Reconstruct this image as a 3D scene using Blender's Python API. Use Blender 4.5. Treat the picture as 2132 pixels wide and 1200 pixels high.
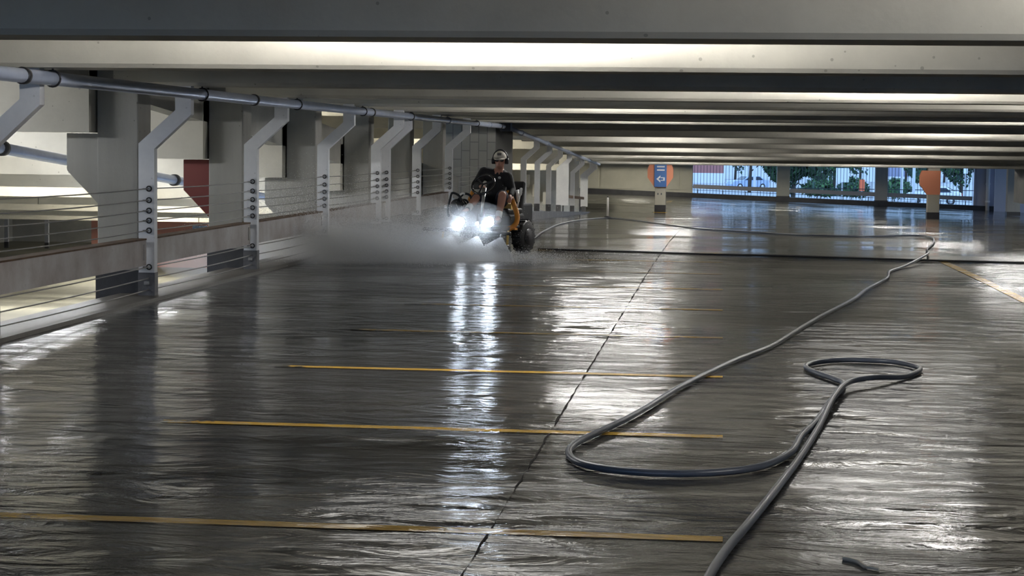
import bpy, bmesh, math, random
import numpy as np
from mathutils import Vector, Matrix
random.seed(7); rng = np.random.default_rng(7)
for o in list(bpy.data.objects): bpy.data.objects.remove(o)
scene = bpy.context.scene; COL = scene.collection
# ------------------------------------------------------------------ camera
F, IW, IH = 4000.0, 2132, 1200
yaw, pitch, roll = math.atan(434/F), math.atan(294/F), 0.012
fwd = Vector((-math.sin(yaw)*math.cos(pitch), math.cos(yaw)*math.cos(pitch), -math.sin(pitch)))
r0 = Vector((math.cos(yaw), math.sin(yaw), 0)); u0 = r0.cross(fwd)
RT = r0*math.cos(roll) + u0*math.sin(roll); UP = RT.cross(fwd)
cam = bpy.data.cameras.new('camera'); cam.sensor_width = 36; cam.lens = 36*F/IW
cam.clip_start = 0.1; cam.clip_end = 900
co = bpy.data.objects.new('camera', cam); COL.objects.link(co)
co.matrix_world = Matrix(((RT.x, UP.x, -fwd.x, 0), (RT.y, UP.y, -fwd.y, 0), (RT.z, UP.z, -fwd.z, 1.5), (0, 0, 0, 1)))
scene.camera = co
# ------------------------------------------------------------------ world, exposure
w = bpy.data.worlds.new('world'); scene.world = w; w.use_nodes = True
bg = w.node_tree.nodes['Background']; bg.inputs[0].default_value = (0.36, 0.60, 1.0, 1); bg.inputs[1].default_value = 1.1
vs = scene.view_settings; vs.view_transform = 'Standard'; vs.look = 'None'; vs.gamma = 1; vs.use_curve_mapping = False
vs.exposure = 0.98
scene.cycles.sample_clamp_indirect = 6.0
scene.cycles.max_bounces = 6; scene.cycles.diffuse_bounces = 3; scene.cycles.glossy_bounces = 3; scene.cycles.volume_bounces = 2; scene.cycles.adaptive_threshold = 0.025
TRAY = 3.0           # dim diffuser tray under each deck lamp
LAMP = 104.0          # strength of the deck lamps
# ------------------------------------------------------------------ helpers
def ray(px, py): return fwd + RT*((px-IW/2)/F) - UP*((py-IH/2)/F)
CAM = Vector((0, 0, 1.5))
def atz(px, py, z=0.0): d = ray(px, py); return CAM + d*((z-1.5)/d.z)
def aty(px, py, Y): d = ray(px, py); return CAM + d*(Y/d.y)
def onfloor(px, py, h=0.0):      # the point of the deck (plus h) seen at a pixel
    p = atz(px, py, h)
    for _ in range(12): p = atz(px, py, fz(p.x, p.y)+h)
    return p
def sm(a, b, t): t = min(1, max(0, (t-a)/(b-a))); return t*t*(3-2*t)
def fz(X, Y):            # height of the parking deck
    z = 0.0 if Y < 20 else -0.000533*(Y-20)**2 if Y < 44 else -0.307 - 0.893*min(1, (Y-44)/36)      # level, then rolling over into the ramp down
    z -= 0.22*min(1, max(0, (Y-82)/26))
    return z - 0.03*(X-3)*sm(74, 88, Y)
def cz(Y): return -1.2*min(1, max(0, (Y-44)/36))          # beam soffits follow the deck
def ul(Y): return 2.42 - 0.068*(Y-18.5)                   # upper side ramp
def ll(Y): return ul(max(-14, min(Y, 52))) - 2.9          # lower side ramp

class MB:
    def __init__(s): s.v = []; s.f = []
    def add(s, v, f): n = len(s.v); s.v += [tuple(p) for p in v]; s.f += [tuple(i+n for i in q) for q in f]; return s
    def box(s, x0, x1, y0, y1, z0, z1):
        return s.add([(x0,y0,z0),(x1,y0,z0),(x1,y1,z0),(x0,y1,z0),(x0,y0,z1),(x1,y0,z1),(x1,y1,z1),(x0,y1,z1)],
                     [(0,3,2,1),(4,5,6,7),(0,1,5,4),(1,2,6,5),(2,3,7,6),(3,0,4,7)])
    def prism(s, pts, a, b, axis='y'):       # pts 2-D outline (counter-clockwise) pushed along an axis
        n = len(pts)
        mk = {'y': lambda p, t: (p[0], t, p[1]), 'x': lambda p, t: (t, p[0], p[1]), 'z': lambda p, t: (p[0], p[1], t)}[axis]
        v = [mk(p, a) for p in pts] + [mk(p, b) for p in pts]
        return s.add(v, [tuple(range(n)), tuple(range(2*n-1, n-1, -1))] + [(i, i+n, (i+1) % n+n, (i+1) % n) for i in range(n)])
    def tube(s, pts, rad, n=10, caps=True, closed=False):
        pts = [Vector(p) for p in pts]; m = len(pts); rs = rad if isinstance(rad, (list, tuple)) else [rad]*m
        v = []; ref = Vector((0, 0, 1))
        for i, p in enumerate(pts):
            if closed: t = pts[(i+1) % m]-pts[i-1]
            else: t = pts[min(i+1, m-1)]-pts[max(i-1, 0)]
            t.normalize()
            r = ref if abs(t.dot(ref)) < 0.95 else Vector((0, 1, 0))
            a = t.cross(r).normalized(); b = t.cross(a).normalized()
            for k in range(n):
                th = 2*math.pi*k/n; v.append(p + (a*math.cos(th)+b*math.sin(th))*rs[i])
        f = []
        for i in range(m if closed else m-1):
            j = (i+1) % m
            for k in range(n): f.append((i*n+k, i*n+(k+1) % n, j*n+(k+1) % n, j*n+k))
        if caps and not closed: f += [tuple(range(n-1, -1, -1)), tuple(range((m-1)*n, m*n))]
        return s.add(v, f)
    def capsule(s, p0, p1, r0_, r1_, n=12, h=4):
        p0, p1 = Vector(p0), Vector(p1); t = (p1-p0).normalized() if (p1-p0).length > 1e-6 else Vector((0, 0, 1))
        P = []; R_ = []
        for i in range(h+1):
            a = math.pi/2*(i/h); P.append(p0 - t*r0_*math.cos(a)); R_.append(max(1e-4, r0_*math.sin(a)))
        for i in range(h+1):
            a = math.pi/2*(i/h); P.append(p1 + t*r1_*math.sin(a)); R_.append(max(1e-4, r1_*math.cos(a)))
        return s.tube(P, R_, n)
    def ell(s, c, r, n=16, h=10):
        v = []; f = []
        for i in range(h+1):
            a = math.pi*i/h
            for k in range(n):
                b = 2*math.pi*k/n; v.append((c[0]+r[0]*math.sin(a)*math.cos(b), c[1]+r[1]*math.sin(a)*math.sin(b), c[2]+r[2]*math.cos(a)))
        for i in range(h):
            for k in range(n): f.append((i*n+k, (i+1)*n+k, (i+1)*n+(k+1) % n, i*n+(k+1) % n))
        return s.add(v, f)
    def lathe(s, c, prof, axis='x', n=24):   # prof: (offset along axis, radius)
        v = []; f = []; m = len(prof)
        for (o, r) in prof:
            for k in range(n):
                a = 2*math.pi*k/n; p, q = r*math.cos(a), r*math.sin(a)
                v.append({'x': (c[0]+o, c[1]+p, c[2]+q), 'y': (c[0]+p, c[1]+o, c[2]+q), 'z': (c[0]+p, c[1]+q, c[2]+o)}[axis])
        for i in range(m-1):
            for k in range(n): f.append((i*n+k, i*n+(k+1) % n, (i+1)*n+(k+1) % n, (i+1)*n+k))
        f += [tuple(range(n)), tuple(range((m-1)*n, m*n))]
        return s.add(v, f)
    def mesh(s, name):
        me = bpy.data.meshes.new(name); me.from_pydata(s.v, [], s.f)
        bm = bmesh.new(); bm.from_mesh(me); bmesh.ops.recalc_face_normals(bm, faces=bm.faces); bm.to_mesh(me); bm.free()
        return me
    def build(s, name, mat, parent=None, smooth=False, loc=None):
        return link(name, s.mesh(name), mat, parent, smooth, loc)
def link(name, me, mat, parent=None, smooth=False, loc=None):
    if mat is not None and not me.materials: me.materials.append(mat)
    if smooth:
        me.polygons.foreach_set('use_smooth', [True]*len(me.polygons))
    o = bpy.data.objects.new(name, me); COL.objects.link(o)
    if parent: o.parent = parent
    if loc: o.location = loc
    return o
def tag(o, label=None, cat=None, group=None, kind=None):
    if label: o['label'] = label
    if cat: o['category'] = cat
    if group: o['group'] = group
    if kind: o['kind'] = kind
    return o
def thing(name, label, cat, loc=(0, 0, 0), rz=0, group=None):
    o = bpy.data.objects.new(name, None); o.empty_display_size = 0.2; COL.objects.link(o); o.location = loc; o.rotation_euler.z = rz
    return tag(o, label, cat, group)
def struct(o): o['kind'] = 'structure'; return o
def bevel(o, wd=0.01, seg=2):
    m = o.modifiers.new('bevel', 'BEVEL'); m.width = wd; m.segments = seg; m.limit_method = 'ANGLE'; return o
# ------------------------------------------------------------------ materials
def mat(name, col, rough=0.6, metal=0.0, spec=0.5, emit=None, es=0):
    m = bpy.data.materials.new(name); m.use_nodes = True; b = m.node_tree.nodes['Principled BSDF']
    b.inputs['Base Color'].default_value = (*col, 1); b.inputs['Roughness'].default_value = rough
    b.inputs['Metallic'].default_value = metal; b.inputs['Specular IOR Level'].default_value = spec
    if emit: b.inputs['Emission Color'].default_value = (*emit, 1); b.inputs['Emission Strength'].default_value = es
    return m
def nd(nt, t, **kw):
    n = nt.nodes.new(t)
    for k, v in kw.items():
        if k in n.inputs: n.inputs[k].default_value = v
        else: setattr(n, k, v)
    return n
def ramp(nt, src, stops):
    r = nt.nodes.new('ShaderNodeValToRGB'); el = r.color_ramp.elements
    while len(el) < len(stops): el.new(0.5)
    for e, (p, c) in zip(el, stops): e.position = p; e.color = (*c, 1) if len(c) == 3 else c
    nt.links.new(src, r.inputs[0]); return r
def concrete(name, c0, c1, scale=1.3, rough=0.75, bump=0.25, pits=0.5, streak=False, mottle=(0.3, 0.7)):
    m = mat(name, c0, rough); nt = m.node_tree; b = nt.nodes['Principled BSDF']; L = nt.links
    tc = nd(nt, 'ShaderNodeTexCoord'); mp = nd(nt, 'ShaderNodeMapping'); L.new(tc.outputs['Object'], mp.inputs[0])
    if streak: mp.inputs['Scale'].default_value = (1, 1, 0.12)
    n1 = nd(nt, 'ShaderNodeTexNoise', Scale=scale, Detail=8, Roughness=0.65); L.new(mp.outputs[0], n1.inputs[0])
    r1 = ramp(nt, n1.outputs[0], [(mottle[0], c0), (mottle[1], c1)])
    n2 = nd(nt, 'ShaderNodeTexNoise', Scale=scale*22, Detail=3); L.new(tc.outputs['Object'], n2.inputs[0])
    v = nd(nt, 'ShaderNodeTexVoronoi', Scale=7.0); v.inputs['Randomness'].default_value = 1; L.new(tc.outputs['Object'], v.inputs[0])
    n3 = nd(nt, 'ShaderNodeTexNoise', Scale=2.3, Detail=2); L.new(tc.outputs['Object'], n3.inputs[0])
    mu = nd(nt, 'ShaderNodeMath', operation='MULTIPLY'); L.new(n3.outputs[0], mu.inputs[0]); mu.inputs[1].default_value = 0.14
    lt = nd(nt, 'ShaderNodeMath', operation='LESS_THAN'); L.new(v.outputs['Distance'], lt.inputs[0]); L.new(mu.outputs[0], lt.inputs[1])
    ms = nd(nt, 'ShaderNodeMath', operation='MULTIPLY'); L.new(lt.outputs[0], ms.inputs[0]); ms.inputs[1].default_value = pits
    mx = nd(nt, 'ShaderNodeMix', data_type='RGBA'); L.new(ms.outputs[0], mx.inputs[0]); L.new(r1.outputs[0], mx.inputs[6])
    mx.inputs[7].default_value = (c0[0]*0.35, c0[1]*0.33, c0[2]*0.3, 1)
    L.new(mx.outputs[2], b.inputs['Base Color'])
    bp = nd(nt, 'ShaderNodeBump', Strength=bump, Distance=0.01); L.new(n2.outputs[0], bp.inputs['Height']); L.new(bp.outputs[0], b.inputs['Normal'])
    return m
M = {}
M['beam'] = concrete('beam_concrete', (0.46, 0.44, 0.385), (0.61, 0.585, 0.51), 1.1, bump=0.15)
M['concrete'] = concrete('grey_concrete', (0.34, 0.335, 0.31), (0.48, 0.47, 0.43), 1.0)
M['column'] = concrete('column_concrete', (0.29, 0.285, 0.265), (0.41, 0.40, 0.365), 1.4, streak=True)
M['slab'] = concrete('slab_concrete', (0.38, 0.37, 0.33), (0.5, 0.48, 0.42), 0.8, pits=0.2)
M['side_floor'] = concrete('side_ramp_concrete', (0.30, 0.29, 0.25), (0.42, 0.41, 0.35), 0.6, pits=0.1)
M['far_wall'] = concrete('far_wall_concrete', (0.42, 0.40, 0.33), (0.52, 0.50, 0.42), 0.8, pits=0.1)
M['curb'] = concrete('curb_concrete', (0.10, 0.092, 0.082), (0.17, 0.155, 0.14), 1.4, rough=0.45, pits=0.2)
M['white_steel'] = concrete('white_painted_steel', (0.70, 0.71, 0.75), (0.82, 0.83, 0.86), 4, rough=0.45, bump=0.05, pits=0.25)
M['base_grey'] = concrete('dark_base_paint', (0.07, 0.07, 0.075), (0.15, 0.15, 0.16), 5, rough=0.5, pits=0.1)
M['black_paint'] = concrete('black_base_paint', (0.022, 0.022, 0.026), (0.045, 0.045, 0.05), 3, rough=0.5, pits=0.0)
M['rust_rail'] = concrete('weathered_rail', (0.33, 0.28, 0.26), (0.54, 0.53, 0.53), 2.2, rough=0.6, bump=0.1, pits=0.2)
M['rust'] = concrete('rusty_edge', (0.07, 0.04, 0.022), (0.16, 0.09, 0.05), 5, rough=0.8)
M['cable'] = mat('steel_cable', (0.30, 0.29, 0.28), 0.45, 0.4)
M['dark_steel'] = mat('dark_steel', (0.05, 0.05, 0.055), 0.45, 0.6)
M['pipe'] = concrete('cool_tinted_pipe', (0.40, 0.47, 0.64), (0.54, 0.60, 0.76), 3, rough=0.3, bump=0.03, pits=0.0)  # blue of the cool light on the pipe is put into its colour
M['pipe'].node_tree.nodes['Principled BSDF'].inputs['Metallic'].default_value = 0.35
M['orange'] = mat('orange_column_paint', (0.78, 0.30, 0.17), 0.6)
M['red'] = mat('shaded_red_column_paint', (0.16, 0.030, 0.025), 0.6)  # shade on the shoulder is put into this darker red
M['salmon'] = concrete('salmon_wall_paint', (0.55, 0.25, 0.19), (0.62, 0.30, 0.23), 0.8, pits=0.0)
M['blue'] = mat('blue_sign', (0.06, 0.16, 0.42), 0.5)
M['sign_white'] = mat('sign_white', (0.8, 0.82, 0.85), 0.5)
M['hose'] = mat('grey_blue_hose', (0.10, 0.115, 0.15), 0.33, 0.0, 0.6)
M['black_rubber'] = mat('black_rubber', (0.012, 0.012, 0.014), 0.45)
M['yellow'] = None
M['white_plastic'] = mat('white_plastic', (0.84, 0.82, 0.78), 0.5)
M['lens'] = mat('lamp_lens', (0.9, 0.9, 0.85), 0.5, emit=(1.0, 0.98, 0.94), es=LAMP)
M['lens_side'] = mat('side_lamp_lens', (0.9, 0.9, 0.85), 0.5, emit=(1.0, 0.95, 0.80), es=LAMP*0.6)
M['lens_bare'] = mat('bare_lamp_lens', (0.9, 0.9, 0.85), 0.5, emit=(1.0, 0.98, 0.94), es=LAMP*0.36)
M['lens_left'] = mat('left_lamp_lens', (0.9, 0.9, 0.85), 0.5, emit=(0.96, 0.98, 1.0), es=LAMP*0.25)
M['housing'] = mat('lamp_housing', (0.35, 0.35, 0.36), 0.5)

def wet_floor(name, c0, c1, yellow=None):
    m = mat(name, c0, 0.2); nt = m.node_tree; b = nt.nodes['Principled BSDF']; L = nt.links
    tc = nd(nt, 'ShaderNodeTexCoord'); geo = nd(nt, 'ShaderNodeNewGeometry')
    P = geo.outputs['Position']
    n1 = nd(nt, 'ShaderNodeTexNoise', Scale=0.9, Detail=7, Roughness=0.6); L.new(P, n1.inputs[0])
    r1 = ramp(nt, n1.outputs[0], [(0.32, c0), (0.70, c1)])
    if yellow:
        n5 = nd(nt, 'ShaderNodeTexNoise', Scale=9, Detail=6, Roughness=0.7); L.new(P, n5.inputs[0])
        # paint worn away towards the curb and in flecks
        sx = nd(nt, 'ShaderNodeSeparateXYZ'); L.new(P, sx.inputs[0])
        mr = nd(nt, 'ShaderNodeMapRange'); L.new(sx.outputs[0], mr.inputs[0])
        mr.inputs[1].default_value = -3.25; mr.inputs[2].default_value = -2.5; mr.inputs[3].default_value = -0.30; mr.inputs[4].default_value = 0.20
        ad = nd(nt, 'ShaderNodeMath', operation='ADD'); L.new(n5.outputs[0], ad.inputs[0]); L.new(mr.outputs[0], ad.inputs[1])
        r5 = ramp(nt, ad.outputs[0], [(0.42, (0, 0, 0)), (0.54, (1, 1, 1))])
        mx = nd(nt, 'ShaderNodeMix', data_type='RGBA'); L.new(r5.outputs[0], mx.inputs[0]); L.new(r1.outputs[0], mx.inputs[6]); mx.inputs[7].default_value = (*yellow, 1)
        L.new(mx.outputs[2], b.inputs['Base Color']); b.inputs['Specular IOR Level'].default_value = 0.25
    else: L.new(r1.outputs[0], b.inputs['Base Color'])
    # water film: puddles are smooth, thin film is rougher
    mp = nd(nt, 'ShaderNodeMapping'); mp.inputs['Scale'].default_value = (0.55, 1.0, 1.0); L.new(P, mp.inputs[0])
    n2 = nd(nt, 'ShaderNodeTexNoise', Scale=0.55, Detail=4, Roughness=0.55); L.new(mp.outputs[0], n2.inputs[0])
    r2 = ramp(nt, n2.outputs[0], [(0.38, (0.04,)*3), (0.62, (0.17,)*3)]); L.new(r2.outputs[0], b.inputs['Roughness'])
    mp3 = nd(nt, 'ShaderNodeMapping'); mp3.inputs['Scale'].default_value = (0.45, 1.0, 1.0); mp3.inputs['Rotation'].default_value = (0, 0, 0.25); L.new(P, mp3.inputs[0])
    n3 = nd(nt, 'ShaderNodeTexNoise', Scale=4.2, Detail=6, Roughness=0.55, Distortion=0.8); L.new(mp3.outputs[0], n3.inputs[0])
    n4 = nd(nt, 'ShaderNodeTexNoise', Scale=0.5, Detail=4); L.new(P, n4.inputs[0])
    r4 = ramp(nt, n4.outputs[0], [(0.36, (0.16,)*3), (0.62, (1,)*3)])
    # the rinsed far deck carries a calmer film than the near deck
    sy = nd(nt, 'ShaderNodeSeparateXYZ'); L.new(P, sy.inputs[0]); my = nd(nt, 'ShaderNodeMapRange'); L.new(sy.outputs[1], my.inputs[0])
    my.inputs[1].default_value = 26; my.inputs[2].default_value = 36; my.inputs[3].default_value = 1.0; my.inputs[4].default_value = 0.30
    m4 = nd(nt, 'ShaderNodeMath', operation='MULTIPLY'); L.new(r4.outputs[0], m4.inputs[0]); L.new(my.outputs[0], m4.inputs[1])
    mm = nd(nt, 'ShaderNodeMath', operation='MULTIPLY'); L.new(n3.outputs[0], mm.inputs[0]); L.new(m4.outputs[0], mm.inputs[1])
    bp = nd(nt, 'ShaderNodeBump', Strength=1.0, Distance=0.045); L.new(mm.outputs[0], bp.inputs['Height']); L.new(bp.outputs[0], b.inputs['Normal'])
    b.inputs['IOR'].default_value = 1.35; b.inputs['Specular IOR Level'].default_value = 0.33
    return m
M['floor'] = wet_floor('wet_deck', (0.017, 0.016, 0.0155), (0.056, 0.053, 0.050))
M['yellow'] = wet_floor('yellow_paint', (0.020, 0.0185, 0.017), (0.062, 0.057, 0.051), (0.66, 0.40, 0.06))

# ================================================================== THE SETTING
# floor: one sloping deck, joints and painted lines are its pieces
mb = MB(); xs = [-5.75+i*(29.75/24) for i in range(25)]; ys = [-14+i for i in range(127)]
v = [(x, y, fz(x, y)) for y in ys for x in xs]; nx = len(xs)
f = [(j*nx+i, j*nx+i+1, (j+1)*nx+i+1, (j+1)*nx+i) for j in range(len(ys)-1) for i in range(nx-1)]
floor = struct(mb.add(v, f).build('floor', M['floor'], smooth=True)); floor['label'] = 'dark wet concrete parking deck with yellow stall lines'
def strip(name, x0, x1, y0, y1, m, lift=0.004, n=1, along='x'):
    q = MB(); N = n
    for i in range(N+1):
        t = i/N
        if along == 'x': x = x0+(x1-x0)*t; q.v += [(x, y0, fz(x, y0)+lift), (x, y1, fz(x, y1)+lift)]
        else: y = y0+(y1-y0)*t; q.v += [(x0, y, fz(x0, y)+lift), (x1, y, fz(x1, y)+lift)]
    for i in range(N): q.f.append((2*i, 2*i+2, 2*i+3, 2*i+1))
    return q.build(name, m, floor)
for i in range(9):
    y = 7.30+2.66*i; strip('parking_line', -2.98 if i else -3.6, 0.03, y, y+0.10, M['yellow'])
strip('aisle_line', 3.02, 3.14, 6, 27.5, M['yellow'], n=20, along='y')
joint = mat('joint_sealant', (0.03, 0.028, 0.026), 0.9, spec=0.1)
for (x, y0, y1) in ((-0.875, 3, 44), (5.2, 6, 44)):          # worn saw-cut joint, uneven in width and partly filled
    q = MB(); N = 260
    for i in range(N+1):
        y = y0+(y1-y0)*i/N; c = x+random.gauss(0, 0.002); hw = max(0.0006, random.gauss(0.003, 0.003)); z = fz(x, y)+0.0035
        q.v += [(c-hw, y, z), (c+hw, y, z)]
    q.f = [(2*i, 2*i+1, 2*i+3, 2*i+2) for i in range(N)]; q.build('floor_joint', joint, floor)
for px, py in ((1255, 416), (1392, 421), (1525, 422), (1665, 428), (1790, 436)):
    p = aty(px, py, 96); strip('far_line', p.x-0.10, p.x+0.12, 92, 99, M['yellow'], 0.004, n=6, along='y')

# ceiling: slab plus one beam per bay
mb = MB(); prof = [(-14, cz(-14)), (44, cz(44)), (80, cz(80)), (113, cz(113))]
pts = [(y, z+2.64) for y, z in prof] + [(y, z+2.9) for y, z in reversed(prof)]
ceiling = struct(mb.prism(pts, -6.0, 24.0, 'x').build('ceiling', M['slab'])); ceiling['label'] = 'concrete slab ceiling crossed by deep beams'
BY = [9.5+4.14*k for k in range(-5, 25)]
for y in BY:
    z = cz(y+0.27)+2.04
    x0, x1 = (-5.75, 12.4) if y < 80 else (-6.0, 24.0)
    q = MB(); q.prism([(y-0.03, z+0.62), (y, z+0.03), (y+0.03, z), (y+0.52, z), (y+0.55, z+0.03), (y+0.58, z+0.62)], x0, x1, 'x').build('beam', M['beam'], ceiling)
# right wall, back, outside ground
wr = struct(MB().box(12.4, 12.7, -14, 84, -0.6, 3.0).build('wall_right', M['concrete']))
# ---- side ramps on the left (lower and upper)
def ramp_slab(name, fn, y0, y1, th, x0, x1, m):
    q = MB(); Y = [y0+i*(y1-y0)/40 for i in range(41)]
    return struct(q.prism([(y, fn(y)-th) for y in Y]+[(y, fn(y)) for y in reversed(Y)], x0, x1, 'x').build(name, m))
ramp_slab('floor_lower_ramp', ll, -14, 95, 0.2, -30, -5.78, M['side_floor'])['label'] = 'lower side ramp floor of pale concrete'
ul2 = lambda y: ul(min(y, 52))
upper = ramp_slab('floor_upper_ramp', ul, -14, 79, 0.18, -14, -6.1, M['slab']); upper['label'] = 'upper side ramp slab behind the posts'
upper2 = ramp_slab('floor_upper_left', ul2, -14, 79, 0.18, -30, -14.02, M['slab']); upper2['label'] = 'upper level slab far left above the lower ramp'
roof = ramp_slab('ceiling_upper_ramp', lambda y: ul(y)+2.9, -14, 79, 0.18, -30, -6.05, M['slab'])
LBY = [17.95+4.08*k for k in range(-7, 15)]
for y in LBY:
    z = ul(y+0.25)-0.85
    if y < 62: MB().prism([(y, z), (y+0.5, z), (y+0.5, z+0.75), (y, z+0.75)], -14, -6.05, 'x').build('beam', M['beam'], upper)
    z2 = ul2(y+0.25)-0.85; MB().prism([(y, z2), (y+0.5, z2), (y+0.5, z2+0.75), (y, z2+0.75)], -30, -14.02, 'x').build('beam', M['beam'], upper2)
    MB().prism([(y, z+2.9), (y+0.5, z+2.9), (y+0.5, z+3.65), (y, z+3.65)], -30, -6.05, 'x').build('beam', M['beam'], roof)
# edge of the upper ramp: upstand panels between the columns
for y0 in LBY[:-1]:
    if y0 > 12: MB().prism([(y0+0.02, ul(y0)-0.42), (y0+4.06, ul(y0+4.08)-0.42), (y0+4.06, ul(y0+4.08)+0.10), (y0+0.02, ul(y0)+0.10)], -6.25, -6.05, 'x').build('edge_panel', M['concrete'], upper)
we = struct(MB().box(-30, -5.85, 79, 79.3, -6, 3.4).build('wall_ramp_end', M['concrete'])); we['label'] = 'concrete end wall behind the side ramps'
for px, py in ((1096, 375), (1117, 395), (1138, 411), (880, 285), (944, 310)):
    p = aty(px, py, 78.7); MB().box(p.x-0.12, p.x+0.12, 78.3, 79.02, p.z-0.28, p.z+0.22).build('corbel', M['beam'], we)
wl = struct(MB().box(-30.3, -30, -14, 95, -6, 6).build('wall_left', M['concrete']))
# salmon painted wall on the lower ramp with its sign
ws = struct(MB().box(-21.5, -15.6, 64, 64.3, -3.0, -0.15).build('wall_salmon', M['salmon'])); ws['label'] = 'salmon painted wall down on the lower ramp'
p0 = aty(401, 470, 63.97); p1 = aty(431, 484, 63.97)
sg = thing('wall_sign', 'small pale blue sign on the salmon wall', 'sign', (p0.x, 63.95, p1.z))
MB().box(0, p1.x-p0.x, 0, 0.03, 0, p0.z-p1.z).build('panel', mat('pale_sign', (0.30, 0.42, 0.58), 0.5), sg)
MB().box(0.08, p1.x-p0.x-0.04, -0.01, 0.004, 0.07, 0.13).build('text_bar', M['sign_white'], sg)
# pier of block work by the crest and louvred side wall
def block_mat():
    m = mat('block_work', (0.42, 0.42, 0.39), 0.8); nt = m.node_tree; b = nt.nodes['Principled BSDF']
    tc = nd(nt, 'ShaderNodeTexCoord'); mp = nd(nt, 'ShaderNodeMapping'); mp.inputs['Rotation'].default_value = (math.pi/2, 0, math.pi/2)
    nt.links.new(tc.outputs['Object'], mp.inputs[0])
    br = nd(nt, 'ShaderNodeTexBrick', Scale=1.0); br.inputs['Color1'].default_value = (0.40, 0.40, 0.37, 1); br.inputs['Color2'].default_value = (0.47, 0.46, 0.43, 1)
    br.inputs['Mortar'].default_value = (0.25, 0.25, 0.24, 1); br.inputs['Brick Width'].default_value = 0.4; br.inputs['Row Height'].default_value = 0.2; br.inputs['Mortar Size'].default_value = 0.01
    nt.links.new(mp.outputs[0], br.inputs[0]); nt.links.new(br.outputs[0], b.inputs['Base Color']); return m
M['block'] = block_mat()
wp = struct(MB().box(-6.9, -5.2, 44.1, 47.7, -0.3, 2.7).build('wall_pier', M['block'])); wp['label'] = 'block work pier at the crest behind the driver'

# ---- far end: panels, curb, piers and openings
FY = 112.0
def fx(px): return aty(px, 400, FY).x
wf = struct(MB().box(-9.5, fx(1442), FY, FY+0.3, -1.4, 2.6).build('wall_far', M['far_wall'])); wf['label'] = 'pale concrete wall panels at the far end'
for a, b_ in ((1200, 1246), (1250, 1414), (1418, 1441)):
    MB().box(fx(a), fx(b_), FY-0.06, FY+0.01, -0.85, 1.6).build('panel', M['far_wall'], wf)
q = MB(); Y = [79.0+i*2.0625 for i in range(17)]
q.v = [(x, y, fz(x, y)) for y in Y for x in (-9.5, -5.75)]; q.f = [(2*i, 2*i+1, 2*i+3, 2*i+2) for i in range(16)]
struct(q.build('floor_far_left', M['floor'], smooth=True))['label'] = 'wet deck at the far left corner of the cross aisle'
struct(MB().box(-9.8, -9.5, 79.3, 112.3, -1.4, 2.0).build('wall_far_left', M['far_wall']))
struct(MB().box(-9.8, -6.0, 79.3, 113, 1.44, 1.7).build('ceiling_far_left', M['slab']))
q = MB()
for i in range(30):
    x0, x1 = -9.5+i*1.15, -9.5+(i+1)*1.15; q.add([(x0, FY-0.25, fz(x0, FY)), (x1, FY-0.25, fz(x1, FY)), (x1, FY-0.25, fz(x1, FY)+0.24), (x0, FY-0.25, fz(x0, FY)+0.24), (x0, FY+0.4, fz(x0, FY)+0.24), (x1, FY+0.4, fz(x1, FY)+0.24)], [(0, 1, 2, 3), (3, 2, 5, 4)])
struct(q.build('baseboard_far', M['black_paint']))
for (a, b_, lab, mt) in ((1617, 1644, 'beige concrete pier between the two left far openings', 'far_wall'), (1822, 1848, 'grey concrete pier between the two right far openings', 'column')):
    t = thing('concrete_pier', lab, 'pier', ((fx(a)+fx(b_))/2, FY, fz(fx(a), FY))); h = (fx(b_)-fx(a))/2
    bevel(MB().box(-h, h, -0.05, 0.6, 0, 1.44-fz(fx(a), FY)).build('shaft', M[mt], t)); MB().box(-h-0.02, h+0.02, -0.07, 0.62, 0, 0.28).build('painted_base', M['black_paint'], t)

# ================================================================== COLUMNS ON THE LEFT
ORD = ['nearest', 'second', 'third', 'fourth', 'fifth', 'sixth', 'seventh', 'eighth', 'ninth', 'tenth', 'eleventh', 'twelfth', 'thirteenth']
PY = [17.95+4.08*k for k in range(-1, 6)]      # post line
for k, y in enumerate(PY[1:]):
    y0 = y+0.18; zb = ul(y0+0.2)-0.85
    t = thing('concrete_column', {0: 'nearest concrete column with flared shoulder beside the posts', 1: 'concrete column with shade-darkened red painted shoulder behind the second full post'}.get(k, ORD[k]+' concrete column along the left post line'), 'column', (0, y0, 0), group='columns along the left side')
    bevel(MB().box(-6.03, -5.62, 0, 0.42, -2.6 if k > 1 else -1.2, 2.72).build('shaft', M['column'], t), 0.012)
    MB().prism([(-6.03, zb), (-6.34, zb), (-6.34, zb-0.36), (-6.03, zb-0.68)], 0.02, 0.40, 'y').build('shoulder', M['red'] if k == 1 else M['column'], t)
    MB().box(-6.045, -5.605, -0.015, 0.435, -0.30, 0.26).build('painted_base', M['black_paint'], t)
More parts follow.
